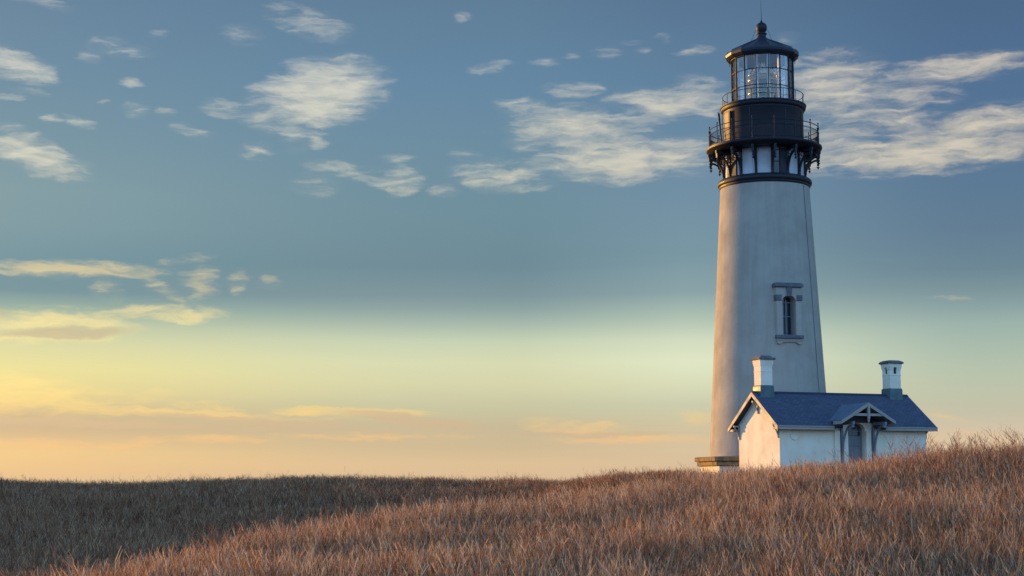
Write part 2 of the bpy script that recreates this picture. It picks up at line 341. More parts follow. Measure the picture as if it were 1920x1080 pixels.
def prism(bm, pts, d0, d1, M=None, axis='y'):
    """polygon in the x-z plane (axis 'y') or y-z plane (axis 'x'), extruded from d0 to d1"""
    def P(a, b, d):
        v = Vector((a, d, b)) if axis == 'y' else Vector((d, a, b))
        return M @ v if M is not None else v
    A = [bm.verts.new(P(a, b, d0)) for a, b in pts]; B = [bm.verts.new(P(a, b, d1)) for a, b in pts]
    bm.faces.new(A); bm.faces.new(list(reversed(B)))
    n = len(pts)
    for i in range(n):
        bm.faces.new((A[i], B[i], B[(i+1) % n], A[(i+1) % n]))

def lathe(bm, prof, n=64, a0=0.0, closed=False):
    rings = []
    for r, z in prof:
        if r < 1e-4: rings.append([bm.verts.new((0, 0, z))])
        else: rings.append([bm.verts.new((r*math.cos(a0+2*math.pi*i/n), r*math.sin(a0+2*math.pi*i/n), z)) for i in range(n)])
    pairs = list(zip(rings, rings[1:]))
    if closed: pairs.append((rings[-1], rings[0]))
    for A, B in pairs:
        for i in range(n):
            j = (i+1) % n
            if len(A) == 1 and len(B) == 1: break
            if len(A) == 1: bm.faces.new((A[0], B[i], B[j]))
            elif len(B) == 1: bm.faces.new((A[i], A[j], B[0]))
            else: bm.faces.new((A[i], A[j], B[j], B[i]))
    if not closed:
        for rg in (rings[0], rings[-1]):
            if len(rg) > 2: bm.faces.new(rg)

def tube(bm, pts, r, n=6, closed=False):
    pts = [Vector(p) for p in pts]; m = len(pts); rings = []
    rr = r if isinstance(r, (list, tuple)) else [r]*m
    for i, p in enumerate(pts):
        if closed: t = pts[(i+1) % m]-pts[i-1]
        else: t = pts[min(i+1, m-1)]-pts[max(i-1, 0)]
        t.normalize()
        up = Vector((0, 0, 1)) if abs(t.z) < 0.95 else Vector((1, 0, 0))
        a = t.cross(up).normalized(); b = t.cross(a).normalized()
        rings.append([bm.verts.new(p+(a*math.cos(2*math.pi*k/n)+b*math.sin(2*math.pi*k/n))*rr[i]) for k in range(n)])
    for i in range(m if closed else m-1):
        A, B = rings[i], rings[(i+1) % m]
        for k in range(n):
            bm.faces.new((A[k], A[(k+1) % n], B[(k+1) % n], B[k]))
    if not closed:
        bm.faces.new(rings[0]); bm.faces.new(rings[-1])

def cut(o, cbm):
    """saw openings into a wall; the cutter is thrown away"""
    bmesh.ops.recalc_face_normals(cbm, faces=cbm.faces)
    cm = bpy.data.meshes.new('cutter'); cbm.to_mesh(cm); cbm.free()
    c = bpy.data.objects.new('cutter', cm); COL.objects.link(c)
    c.parent = o.parent
    md = o.modifiers.new('openings', 'BOOLEAN'); md.object = c; md.operation = 'DIFFERENCE'; md.solver = 'EXACT'
    bpy.context.view_layer.update()
    dg = bpy.context.evaluated_depsgraph_get()
    me = bpy.data.meshes.new_from_object(o.evaluated_get(dg))
    o.modifiers.remove(md)
    old = o.data; o.data = me; me.name = old.name
    bpy.data.objects.remove(c); bpy.data.meshes.remove(cm); bpy.data.meshes.remove(old)
    return o

def ring_pts(r, z, n=64, a0=0.0): return [(r*math.cos(a0+2*math.pi*i/n), r*math.sin(a0+2*math.pi*i/n), z) for i in range(n)]

# ------------------------------------------------------------------ terrain
def sst(t):
    t = np.clip(t, 0, 1); return t*t*(3-2*t)

def vnoise(x, y, s, seed=0):
    x = np.asarray(x, float)/s+seed*17.3; y = np.asarray(y, float)/s+seed*9.1
    xi = np.floor(x); yi = np.floor(y); fx = x-xi; fy = y-yi
    fx = fx*fx*(3-2*fx); fy = fy*fy*(3-2*fy)
    def h(a, b):
        v = np.sin(a*127.1+b*311.7+seed*74.7)*43758.5453
        return v-np.floor(v)
    return (h(xi, yi)*(1-fx)+h(xi+1, yi)*fx)*(1-fy)+(h(xi, yi+1)*(1-fx)+h(xi+1, yi+1)*fx)*fy

VEG = 0.72       # height of the dry growth
def ground_z(x, y):
    x = np.asarray(x, float); y = np.asarray(y, float)
    # the near hill: rises away from us, steeper to the right
    gx = np.interp(x, [-14, -7, 0, 3, 9, 16, 24, 40], [0.024, 0.028, 0.032, 0.048, 0.079, 0.109, 0.127, 0.145])
    yy = np.minimum(y, 50.0)
    hill = -1.60+(yy-26)*gx+0.02*np.minimum(y-26, 0)
    # behind its crest the ground settles to the lighthouse court
    flat = 0.15
    hill = hill+(np.minimum(hill, flat)-hill)*sst((y-53)/14)
    # the hollow on the left, rising to the far rim
    bas = np.interp(y, [0, 20, 32, 45, 60, 72, 85, 100, 112, 122, 140, 170, 220, 400], [-2.3, -2.4, -2.5, -2.75, -2.8, -2.5, -1.75, -0.85, -0.25, -0.18, -1.4, -9, -30, -42])
    xs = np.interp(y, [0, 20, 28, 33, 40, 43, 48, 52, 56, 62, 70, 80, 120], [-7.6, -7.2, -6.9, -6.7, -6.3, -5.3, -3.0, 0.6, 4.2, 8.6, 10.5, 10.5, 10.5])
    wdt = np.interp(y, [0, 30, 60, 90, 130], [4, 4, 5.5, 7, 12])
    z = bas+(hill-bas)*sst((x-(xs-wdt*0.75))/wdt)
    z = z+np.interp(x, [-40, -30, -14, 0, 10], [-.05, -.28, .16, 0, .05])*sst((y-90)/20)*sst((140-y)/15)
    # past the headland everything drops to the sea
    z = z+(np.minimum(bas, -1.0)-z)*sst((y-118)/22)*sst((x+5)/30)
    # unseen ridge added off to the left, shaped to throw the hollow into shade
    ax_, ay_, bx_, by_ = -50.0, 70.0, -72.0, 185.0
    tt = np.clip(((x-ax_)*(bx_-ax_)+(y-ay_)*(by_-ay_))/((bx_-ax_)**2+(by_-ay_)**2), 0, 1)
    dd_ = np.hypot(x-(ax_+tt*(bx_-ax_)), y-(ay_+tt*(by_-ay_)))
    z = z+(1.7+6.4*tt-z)*np.exp(-(dd_/10.5)**2)*np.where(dd_ < 40, 1, 0)
    # and the hill carries on behind the photographer
    z = z+(vnoise(x, y, 9, 1)-0.5)*0.14+(vnoise(x, y, 3.1, 2)-0.5)*0.10
    z = z-VEG
    # level court round the buildings
    court = sst(1-(np.hypot((x-18)/15, (y-93)/14)-0.75)/0.45)
    z = z+(-0.5-z)*court
    # coast, far away
    r = np.hypot(x, y-40)
    z = z+(-48-z)*sst((r-190)/260)
    return z

def axis(vals):
    out = []
    for a, b, st in vals: out += list(np.arange(a, b, st))
    return np.array(out+[vals[-1][1]])
gx_ = axis([(-500, -120, 20), (-120, -60, 3), (-60, 60, 0.8), (60, 120, 4), (120, 500, 20)])
gy_ = axis([(-400, -20, 20), (-20, 10, 2), (10, 130, 0.8), (130, 200, 4), (200, 600, 20)])
GX, GY = np.meshgrid(gx_, gy_)
GZ = ground_z(GX, GY)
nx, ny = len(gx_), len(gy_)
me = bpy.data.meshes.new('ground')
co = np.stack([GX.ravel(), GY.ravel(), GZ.ravel()], 1)
idx = np.arange(nx*ny).reshape(ny, nx)
fc = np.stack([idx[:-1, :-1].ravel(), idx[:-1, 1:].ravel(), idx[1:, 1:].ravel(), idx[1:, :-1].ravel()], 1)
me.from_pydata(co.tolist(), [], fc.tolist()); me.update()
for p in me.polygons: p.use_smooth = True
m, k, bs, out = new_mat('heath_soil')
cc = k.n('ShaderNodeTexCoord').outputs['Object']
n1 = k.noise(cc, 0.35, 5, 0.6); n2 = k.noise(cc, 6.0, 4, 0.7)
c_ = k.mix(k.mapr(n1, 0.35, 0.65), (0.055, 0.040, 0.030, 1), (0.10, 0.075, 0.055, 1))
c_ = k.mix(k.mapr(n2, 0.4, 0.7, 0, 0.6), c_, (0.13, 0.10, 0.07, 1))
k.put(bs.inputs['Base Color'], c_); bs.inputs['Roughness'].default_value = 1.0; bs.inputs['Specular IOR Level'].default_value = 0.05
bump(k, bs, n2, 0.8, 0.15)
go = bpy.data.objects.new('ground', me); COL.objects.link(go); me.materials.append(m)
tag(go, kind='structure')

# sea round the headland
bm = bmesh.new()
v = [bm.verts.new(c) for c in ((-30000, -30000, -46), (30000, -30000, -46), (30000, 30000, -46), (-30000, 30000, -46))]
bm.faces.new(v)
m, k, bs, out = new_mat('sea_water')
cc = k.n('ShaderNodeTexCoord').outputs['Object']
wv = k.noise(k.mapping(cc, scale=(0.05, 0.12, 1)), 1.0, 6, 0.6)
bs.inputs['Base Color'].default_value = (0.03, 0.06, 0.075, 1); bs.inputs['Roughness'].default_value = 0.25
bump(k, bs, wv, 0.6, 2.0)
tag(build('sea', bm, m), kind='structure')

# ------------------------------------------------------------------ dry growth
def stalk_mat():
    m, k, bs, out = new_mat('dry_stalks')
    at = k.n('ShaderNodeAttribute', attribute_name='tone')
    oi = k.n('ShaderNodeObjectInfo')
    t = k.math('ADD', k.math('MULTIPLY', at.outputs['Fac'], 0.85), k.math('MULTIPLY', oi.outputs['Random'], 0.15))
    c = k.ramp(t, [(0.0, (0.055, 0.025, 0.014, 1)), (0.20, (0.18, 0.078, 0.040, 1)), (0.40, (0.40, 0.180, 0.082, 1)), (0.60, (0.46, 0.255, 0.13, 1)),
                   (0.78, (0.46, 0.305, 0.185, 1)), (0.92, (0.76, 0.52, 0.31, 1)), (1.0, (0.80, 0.36, 0.08, 1))])
    k.put(bs.inputs['Base Color'], c); bs.inputs['Roughness'].default_value = 0.75; bs.inputs['Specular IOR Level'].default_value = 0.12
    tl = k.n('ShaderNodeBsdfTranslucent'); k.put(tl.inputs[0], c)
    mx = k.n('ShaderNodeMixShader'); mx.inputs[0].default_value = 0.28
    k.t.links.new(bs.outputs[0], mx.inputs[1]); k.t.links.new(tl.outputs[0], mx.inputs[2]); k.t.links.new(mx.outputs[0], out.inputs[0])
    return m
M_STALK = stalk_mat()

def ribbon(V, F, T, p0, d, length, w0, w1, curve, seg, tone, rnd, kink=.105):
    """a thin tapering twig that bends towards `curve`; two crossed ribbons would be overkill at this size"""
    side = Vector((rnd.uniform(-1, 1), rnd.uniform(-1, 1), rnd.uniform(-.2, .2))).normalized()
    p = p0.copy(); pts = []
    base = len(V)
    for i in range(seg+1):
        t = i/seg
        wd = w0+(w1-w0)*t
        V.append(p-side*wd/2); V.append(p+side*wd/2); T.append(tone); T.append(tone)
        pts.append((p.copy(), d.copy()))
        d = (d+curve/seg+Vector((rnd.gauss(0, kink), rnd.gauss(0, kink), rnd.gauss(0, .04)))).normalized()
        p = p+d*(length/seg)
    for i in range(seg):
        a = base+2*i; F.append((a, a+1, a+3, a+2))
    return pts

def finish_tuft(name, V, F, T):
    me = bpy.data.meshes.new(name); me.from_pydata([tuple(v) for v in V], [], F); me.update()
    at = me.attributes.new('tone', 'FLOAT', 'POINT'); at.data.foreach_set('value', T)
    me.materials.append(M_STALK)
    return bpy.data.objects.new(name, me)

def tuft_mesh(name, seed, stems, hmin, hmax, radius, shift=0.0):
    """a patch of upright dry stalks, each forking into a few ascending twigs near its top"""
    rnd = random.Random(seed); V, F, T = [], [], []
    for s_ in range(stems):
        a = rnd.uniform(0, 2*math.pi); r = radius*math.sqrt(rnd.random())
        h = rnd.uniform(hmin, hmax)
        p0 = Vector((r*math.cos(a), r*math.sin(a), -0.06))
        d = Vector((rnd.gauss(-0.03, .14), rnd.gauss(0, .14), 1)).normalized()
        cv = Vector((rnd.gauss(-.03, .10), rnd.gauss(0, .10), 0))
        tone = min(1, max(0, rnd.random()**1.15+shift))
        th = rnd.uniform(.7, 1.45)
        if rnd.random() < .09: tone = rnd.uniform(.86, 1); h *= 1.08
        pts = ribbon(V, F, T, p0, d, h, .0150*th, .0080*th, cv, 4, tone, rnd)
        for b_ in range(rnd.randint(3, 6)):
            i = rnd.choice((2, 2, 3, 3, 4, 4))
            q, dd = pts[i]
            ang = rnd.uniform(0, 2*math.pi)
            out_ = Vector((math.cos(ang), math.sin(ang), rnd.uniform(.0, .5)))
            ribbon(V, F, T, q, (dd*0.9+out_*rnd.uniform(.35, .8)).normalized(), rnd.uniform(.07, .22), .0105*th, .0060*th,
                   Vector((0, 0, .25)), 2, min(1, max(0, tone+rnd.gauss(.05, .14))), rnd)
    return finish_tuft(name, V, F, T)

def shrub_mesh(name, seed):
    """bare weed standing above the rest: a few crooked stems with forks on forks"""
    rnd = random.Random(seed); V, F, T = [], [], []
    for s_ in range(rnd.randint(3, 6)):
        a = rnd.uniform(0, 2*math.pi); r = rnd.uniform(0, .18)
        d = Vector((rnd.gauss(-.16, .16), rnd.gauss(0, .16), 1)).normalized()
        h = rnd.uniform(.75, 1.25); tone = min(1, max(0, rnd.uniform(.0, .75)))
        pts = ribbon(V, F, T, Vector((r*math.cos(a), r*math.sin(a), -.06)), d, h, .017, .007, Vector((rnd.gauss(-.3, .3), rnd.gauss(0, .3), 0)), 6, tone, rnd)
        for b_ in range(rnd.randint(5, 9)):
            i = rnd.randint(2, 6); q, dd = pts[i]; ang = rnd.uniform(0, 2*math.pi)
            out_ = Vector((math.cos(ang), math.sin(ang), .1))
            sub = ribbon(V, F, T, q, (dd*.8+out_*rnd.uniform(.4, .8)).normalized(), rnd.uniform(.16, .42)*(1.3-i/10), .010, .005, Vector((rnd.gauss(-.2, .3), rnd.gauss(0, .3), .3)), 3, tone, rnd)
            for c_ in range(rnd.randint(1, 3)):
                q2, d2 = sub[rnd.randint(1, 3)]; ang = rnd.uniform(0, 2*math.pi)
                ribbon(V, F, T, q2, (d2*.8+Vector((math.cos(ang), math.sin(ang), .2))*.6).normalized(), rnd.uniform(.07, .18), .007, .004, Vector((0, 0, .3)), 2, min(1, tone+.1), rnd)
    return finish_tuft(name, V, F, T)

tufts = bpy.data.collections.new('stalk_tufts')      # never linked to the scene: only the scattered copies exist
K_DENSE, K_TALL = 10, 6
for i in range(K_DENSE): tufts.objects.link(tuft_mesh('a_tuft_%d' % i, 100+i, 32, .34, .88, .46, (-.12, 0, .06, -.06, .12, 0, -.10, .20, -.42, -.30)[i]))  # last two toned down for the shaded hollow
for i in range(K_TALL): tufts.objects.link(shrub_mesh('b_shrub_%d' % i, 200+i))

def scatter():
    P, S, Rz, I = [], [], [], []
    def band(y0, y1, dens, thick):
        area_x = lambda y: 0.36*y+3.0
        n = int(dens*(y1-y0)*(area_x(y0)+area_x(y1)))
        y = RNG.uniform(y0, y1, n*2); wx = area_x(y)
        keep = RNG.random(n*2) < wx/area_x(y1)
        y = y[keep][:n]; wx = wx[keep][:n]
        x = RNG.uniform(-1, 1, len(y))*wx
        m_ = vnoise(x, y, 2.3, 5)
        ok = RNG.random(len(y)) < 0.72+0.5*m_
        x, y, m_ = x[ok], y[ok], m_[ok]
        z = ground_z(x, y)
        # keep the growth out of the buildings and the sea cliff
        c_, s_ = math.cos(HOUSE_ROT), math.sin(HOUSE_ROT)
        lx = (x-HOUSE[0])*c_+(y-HOUSE[1])*s_; ly = -(x-HOUSE[0])*s_+(y-HOUSE[1])*c_
        inside = ((lx > -.35) & (lx < 9.7) & (ly > -.35) & (ly < 5.1)) | (np.hypot(x-TOWER[0], y-TOWER[1]) < 4.9)
        ok = ~inside & (z > -12) & (np.hypot(x, y) > 2.5)
        x, y, z, m_ = x[ok], y[ok], z[ok], m_[ok]
        n = len(x)
        P.append(np.stack([x, y, z], 1))
        sc = RNG.uniform(.78, 1.18, n)*(0.86+0.30*m_)*thick
        Rz.append(RNG.normal(0, 1.5, n))
        fam = np.minimum((vnoise(x, y, 5.0, 8)*9.6+RNG.normal(0, 1.6, n)).astype(int) % 8, 7)
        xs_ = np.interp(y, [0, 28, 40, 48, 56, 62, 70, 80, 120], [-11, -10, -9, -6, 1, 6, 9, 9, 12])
        fam = np.where((x < xs_) & (RNG.random(n) < .72), 8+RNG.integers(0, 2, n), fam)  # darker tufts in the hollow: its shade is deepened through their colour
        tall = RNG.random(n) < 0.045+0.05*(vnoise(x, y, 7, 4) > .6)+0.10*((y > 40) & (y < 56) & (x > 11))
        fam = np.where(tall, K_DENSE+RNG.integers(0, K_TALL, n), fam)
        sc = sc*np.where(tall & (y > 40) & (y < 56) & (x > 11), 1.12, 1.0)
        S.append(sc)
        I.append(fam)
    band(-6, 16, 3.0, 1.0)
    band(16, 34, 11.0, 0.95)
    band(34, 58, 10.0, 1.0)
    band(58, 90, 6.0, 1.08)
    band(90, 128, 5.0, 1.2)
    return np.concatenate(P), np.concatenate(S), np.concatenate(Rz), np.concatenate(I)

TOWER = (15.66, 96.0)
HOUSE = (14.57, 86.0); HOUSE_ROT = R(21)
SP, SS, SR, SI = scatter()
print('tufts', len(SP))
me = bpy.data.meshes.new('dry_grass')
me.vertices.add(len(SP)); me.vertices.foreach_set('co', SP.astype(np.float32).ravel())
a_ = me.attributes.new('size', 'FLOAT', 'POINT'); a_.data.foreach_set('value', SS.astype(np.float32))
a_ = me.attributes.new('turn', 'FLOAT_VECTOR', 'POINT')
tv = np.zeros((len(SP), 3), np.float32); tv[:, 2] = SR; tv[:, 0] = RNG.normal(0, .10, len(SP)); tv[:, 1] = RNG.normal(-.03, .10, len(SP))
a_.data.foreach_set('vector', tv.ravel())
a_ = me.attributes.new('kind_index', 'INT', 'POINT'); a_.data.foreach_set('value', SI.astype(np.int32))
grass = bpy.data.objects.new('dry_grass', me); COL.objects.link(grass); me.materials.append(M_STALK)
tag(grass, 'reddish brown dry grass and bare twiggy stalks covering the headland', 'dry grass', kind='stuff')
ng = bpy.data.node_groups.new('scatter_tufts', 'GeometryNodeTree')
ng.interface.new_socket('Geometry', in_out='INPUT', socket_type='NodeSocketGeometry')
ng.interface.new_socket('Geometry', in_out='OUTPUT', socket_type='NodeSocketGeometry')
gi = ng.nodes.new('NodeGroupInput'); gq = ng.nodes.new('NodeGroupOutput')
iop = ng.nodes.new('GeometryNodeInstanceOnPoints'); ci = ng.nodes.new('GeometryNodeCollectionInfo')
ci.inputs['Collection'].default_value = tufts; ci.inputs['Separate Children'].default_value = True; ci.inputs['Reset Children'].default_value = True
def named(nm, typ):
    nd = ng.nodes.new('GeometryNodeInputNamedAttribute'); nd.data_type = typ; nd.inputs[0].default_value = nm
    return [s for s in nd.outputs if s.enabled and s.name == 'Attribute'][0]
L_ = ng.links.new
L_(gi.outputs[0], iop.inputs['Points']); L_(ci.outputs[0], iop.inputs['Instance'])
iop.inputs['Pick Instance'].default_value = True
L_(named('kind_index', 'INT'), iop.inputs['Instance Index'])
e2r = ng.nodes.new('FunctionNodeEulerToRotation'); L_(named('turn', 'FLOAT_VECTOR'), e2r.inputs[0]); L_(e2r.outputs[0], iop.inputs['Rotation'])
L_(named('size', 'FLOAT'), iop.inputs['Scale'])
L_(iop.outputs[0], gq.inputs[0])
gm = grass.modifiers.new('scatter', 'NODES'); gm.node_group = ng

# ------------------------------------------------------------------ lighthouse
TB = -1.2                                    # foot of the tower, metres below eye level
lh = empty('lighthouse', (TOWER[0], TOWER[1], TB), math.atan2(TOWER[0], -TOWER[1])*0)
tag(lh, 'tall white tapering lighthouse tower with black lantern room and railed gallery', 'lighthouse')
cdir = Vector((-TOWER[0], -TOWER[1], 0)).normalized(); rdir = Vector((-cdir.y, cdir.x, 0))
if rdir.x < 0: rdir = -rdir
def D(a, r=1.0, z=0.0):
    """point at a degrees to the right of the side that faces the photographer; z is eye-level height"""
    return (cdir*math.cos(R(a))+rdir*math.sin(R(a)))*r+Vector((0, 0, z-TB))
def frame_at(a):
    """local axes on the tower wall: x along the wall (to the right), y inwards, z up"""
    n = cdir*math.cos(R(a))+rdir*math.sin(R(a)); t = rdir*math.cos(R(a))-cdir*math.sin(R(a))
    return Matrix(((t.x, -n.x, 0, 0), (t.y, -n.y, 0, 0), (0, 0, 1, -TB), (0, 0, 0, 1)))
A0 = math.atan2(D(11.25).y, D(11.25).x)       # a corner of the sixteen-sided lantern
def lz(prof): return [(r, z-TB) for r, z in prof]

def tower_r(z): return 3.655+(2.72-3.655)*(z-1.5)/(18.2-1.5)
bm = bmesh.new()
lathe(bm, lz([(tower_r(z), z) for z in np.linspace(0.2, 18.3, 26)]), 128)
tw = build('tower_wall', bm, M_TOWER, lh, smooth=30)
cb = bmesh.new(); F22 = frame_at(22.8)
opening = [(-.40, 8.66)]+[(.40, 8.66), (.40, 10.72)]+[(.40*math.cos(t), 10.72+.27*math.sin(t)) for t in np.linspace(.25, math.pi-.25, 9)]+[(-.40, 10.72)]
prism(cb, opening, -4.0, -2.55, F22)
cut(tw, cb)

# base: eight-sided plinth under a two-course stone ledge
AP = math.atan2(D(0).y, D(0).x)
bm = bmesh.new(); lathe(bm, lz([(4.20, -1.1), (4.20, 0.96)]), 8, AP)
pl = build('plinth', bm, M_HOUSE, lh)
bm = bmesh.new(); lathe(bm, lz([(4.28, 0.965), (4.42, 1.0), (4.42, 1.22), (4.28, 1.235)]), 8, AP)
build('ledge_course', bm, M_STONE, pl, bevel=.02, loc=(0, 0, 0))
bm = bmesh.new(); lathe(bm, lz([(4.46, 1.24), (4.56, 1.27), (4.56, 1.50), (4.44, 1.53), (3.5, 1.56)]), 8, AP)
build('ledge_course', bm, M_STONE, pl, bevel=.02)

# tower window
bm = bmesh.new()
yw = -3.36
box(bm, -.80, -.42, yw, -2.95, 8.66, 10.70, F22); box(bm, .42, .78, yw, -2.95, 8.66, 10.70, F22)
arch = [(-.80, 10.72), (-.42, 10.72)]+[(-.42*math.cos(t), 10.72+.30*math.sin(t)) for t in np.linspace(.2, math.pi-.2, 11)]+[(.42, 10.72), (.80, 10.72), (.80, 11.50), (-.80, 11.50)]
prism(bm, arch, yw, -2.9, F22)
win = build('window', bm, M_TOWER, lh)
bm = bmesh.new()
box(bm, -.92, .88, yw-.16, -2.85, 11.53, 11.70, F22); box(bm, -.86, .82, yw-.09, -2.85, 11.70, 11.78, F22)
box(bm, -.84, -.48, yw-.05, -3.0, 10.72, 11.06, F22); box(bm, .48, .84, yw-.05, -3.0, 10.72, 11.06, F22)
prism(bm, [(-.13, 10.96), (.13, 10.96), (.17, 11.53), (-.17, 11.53)], yw-.09, -3.0, F22)
build('hood', bm, M_WINSTONE, win, bevel=.015)
bm = bmesh.new(); box(bm, -.86, .84, yw-.17, -2.95, 8.46, 8.655, F22)
build('sill', bm, M_WINSTONE, win, bevel=.02)
bm = bmesh.new()
prism(bm, [(-.78, 8.455), (-.78, 8.16), (-.62, 8.10), (-.42, 8.24), (.42, 8.24), (.62, 8.10), (.78, 8.16), (.78, 8.455)], yw-.02, -3.0, F22)
prism(bm, [(-.82, 8.38), (-.82, 8.32), (.82, 8.32), (.82, 8.38)], yw-.07, -3.0, F22)
build('apron', bm, M_TOWER, win, bevel=.01)
bm = bmesh.new(); box(bm, -.395, .395, -2.72, -2.70, 8.68, 10.98, F22)
build('pane', bm, M_DGLASS, win)
bm = bmesh.new()
for x0, x1 in ((-.395, -.33), (-.03, .03), (.33, .395)): box(bm, x0, x1, -2.80, -2.725, 8.68, 10.96, F22)
for z0 in (8.68, 9.78, 10.62): box(bm, -.33, .33, -2.795, -2.728, z0, z0+.07, F22)
build('sash', bm, M_GREYTRIM, win)

# lightning cable down the right flank
bm = bmesh.new()
tube(bm, [D(58+1.5*(18.2-z)/18, tower_r(z)+.025, z) for z in np.linspace(1.6, 18.2, 20)], .017, 6)
build('lightning_cable', bm, M_GREYTRIM, lh)

# collar
bm = bmesh.new()
lathe(bm, lz([(2.70, 18.02), (2.76, 18.02), (2.80, 18.08), (2.80, 18.16), (2.88, 18.22), (2.90, 18.34), (2.86, 18.46), (2.76, 18.54), (2.60, 18.60)]), 96)
build('collar', bm, M_BLACK, lh, smooth=50)

# watch room wall: white panels behind black ribs
bm = bmesh.new(); lathe(bm, lz([(2.46, 18.55), (2.46, 20.30)]), 96)
wr = build('watch_room_wall', bm, M_PANEL, lh, smooth=30)
for a_c in (23.0,):
    bm = bmesh.new(); F = frame_at(a_c-1.5); box(bm, -.36, .05, -2.50, -2.40, 18.62, 20.0, F)
    pn = build('window', bm, M_DGLASS, wr)
    bm = bmesh.new()
    for x0, x1 in ((-.40, -.36), (.05, .09)): box(bm, x0, x1, -2.53, -2.40, 18.60, 20.05, F)
    box(bm, -.36, .05, -2.528, -2.40, 19.28, 19.33, F); box(bm, -.36, .05, -2.528, -2.40, 20.0, 20.05, F)
    build('frame', bm, M_BLACK, pn)
bm = bmesh.new(); F = frame_at(31); box(bm, -.42, .18, -2.56, -2.38, 18.6, 20.15, F)
build('door', bm, M_BLACK, wr, bevel=.01)
bm = bmesh.new(); F = frame_at(-51); box(bm, -.46, .42, -2.53, -2.36, 18.6, 20.15, F)
build('access_panel', bm, M_BLACK, wr, bevel=.01)

# sixteen cast-iron brackets
def bracket_bm():
    # x = outwards, z = up, drawn at angle 0 and turned into place; rib on the wall, quarter arch, ring, pendant
    b = bmesh.new(); t = .055
    prism(b, [(2.44, 18.57), (2.60, 18.57), (2.57, 19.0), (2.57, 20.2), (2.44, 20.2)], -t-.02, t+.02)
    pts_o, pts_i = [], []
    for s_ in np.linspace(0, 1, 13):
        a = math.pi-s_*math.pi/2*1.0
        pts_o.append((3.36+.84*math.cos(a), 18.78+1.16*math.sin(a))); pts_i.append((3.36+.74*math.cos(a), 18.78+1.03*math.sin(a)))
    prism(b, pts_o+[(3.42, 19.94), (3.42, 19.81)]+pts_i[::-1], -t, t)
    prism(b, [(2.55, 20.02), (3.50, 20.02), (3.50, 20.2), (2.55, 20.2)], -t-.015, t+.015)
    prism(b, [(3.30, 19.74), (3.44, 19.74), (3.46, 20.03), (3.28, 20.03)], -t-.02, t+.02)
    # ring between arch and beam
    rp = [(2.80+.13*math.cos(x), 0, 19.86+.13*math.sin(x)) for x in np.linspace(0, 2*math.pi, 15)[:-1]]
    tube(b, rp, .03, 5, True)
    rp = [(2.68+.08*math.cos(x), 0, 19.55+.08*math.sin(x)) for x in np.linspace(0, 2*math.pi, 11)[:-1]]
    tube(b, rp, .025, 5, True)
    return b
def drop_bm():
    b = bmesh.new()
    for v in ((3.37, [(.0, 19.30), (.045, 19.36), (.075, 19.43), (.03, 19.48), (.03, 19.53), (.085, 19.56), (.085, 19.60), (.045, 19.64), (.05, 19.80), (.0, 19.81)]),):
        cx, prof = v
        n0 = len(b.verts)
        lathe(b, prof, 8); b.verts.ensure_lookup_table()
        for q in b.verts[n0:]: q.co.x += cx
    box(b, 3.27, 3.47, -.018, .018, 19.41, 19.45)
    return b
mb_, md_ = None, None
for i in range(16):
    a = 11.25+22.5*i
    ang = math.atan2(D(a).y, D(a).x)
    if mb_ is None:
        o = build('bracket', bracket_bm(), M_BLACK, lh); d_ = build('pendant', drop_bm(), M_BLACK, o, smooth=40)
        mb_, md_ = o, d_
    else:
        o = mb_.copy(); COL.objects.link(o); o.parent = lh
        d_ = md_.copy(); COL.objects.link(d_); d_.parent = o
    o.location = (0, 0, -TB); o.rotation_euler = (0, 0, ang)

# gallery deck
bm = bmesh.new()
lathe(bm, lz([(2.47, 20.21), (3.18, 20.21), (3.32, 20.24), (3.42, 20.36), (3.52, 20.40), (3.56, 20.46), (3.56, 20.56), (3.50, 20.60), (2.4, 20.61)]), 96)
build('gallery_deck', bm, M_BLACK, lh, smooth=40)

# main railing
rl = bmesh.new()
for z, r_ in ((21.72, .026), (21.42, .022), (20.72, .02)): tube(rl, [v+Vector((0, 0, -TB)) for v in map(Vector, ring_pts(3.38, z, 96))], r_, 6, True)
for i in range(240):
    a = i*1.5
    p = D(a, 3.38, 20.72); tube(rl, [p, p+Vector((0, 0, .70))], .0085, 4)
rail = build('gallery_railing', rl, M_BLACK, lh)
pm = None
for i in range(16):
    a = 11.25+22.5*i
    if pm is None:
        b = bmesh.new()
        lathe(b, [(.03, 0), (.03, 1.22), (.018, 1.24), (.045, 1.28), (.05, 1.31), (.03, 1.35), (0, 1.37)], 8)
        box(b, -.06, .06, -.06, .06, 0, .05)
        o = pm = build('post', b, M_BLACK, rail, smooth=40)
    else: o = pm.copy(); COL.objects.link(o); o.parent = rail
    o.location = D(a, 3.38, 20.605)

# black drum below the lantern
bm = bmesh.new(); lathe(bm, lz([(2.50, 20.62), (2.50, 20.72), (2.455, 20.76), (2.455, 22.72), (2.50, 22.78), (2.50, 22.86), (2.46, 22.9)]), 96)
dr = build('service_room', bm, M_BLACK, lh, smooth=40)
bm = bmesh.new()
n0 = 12
for i in range(n0):
    pass
def arc_panel(b, a0, a1, r0, r1, z0, z1, n=8):
    A = [[b.verts.new(D(a0+(a1-a0)*i/n, r, z)) for r, z in ((r0, z0), (r1, z0), (r1, z1), (r0, z1))] for i in range(n+1)]
    for i in range(n):
        for k_ in range(4): b.faces.new((A[i][k_], A[i][(k_+1) % 4], A[i+1][(k_+1) % 4], A[i+1][k_]))
    b.faces.new(A[0]); b.faces.new(A[-1][::-1])
arc_panel(bm, -84, -56, 2.455, 2.50, 20.78, 22.70)
pd = build('door', bm, M_BRONZEP, dr)
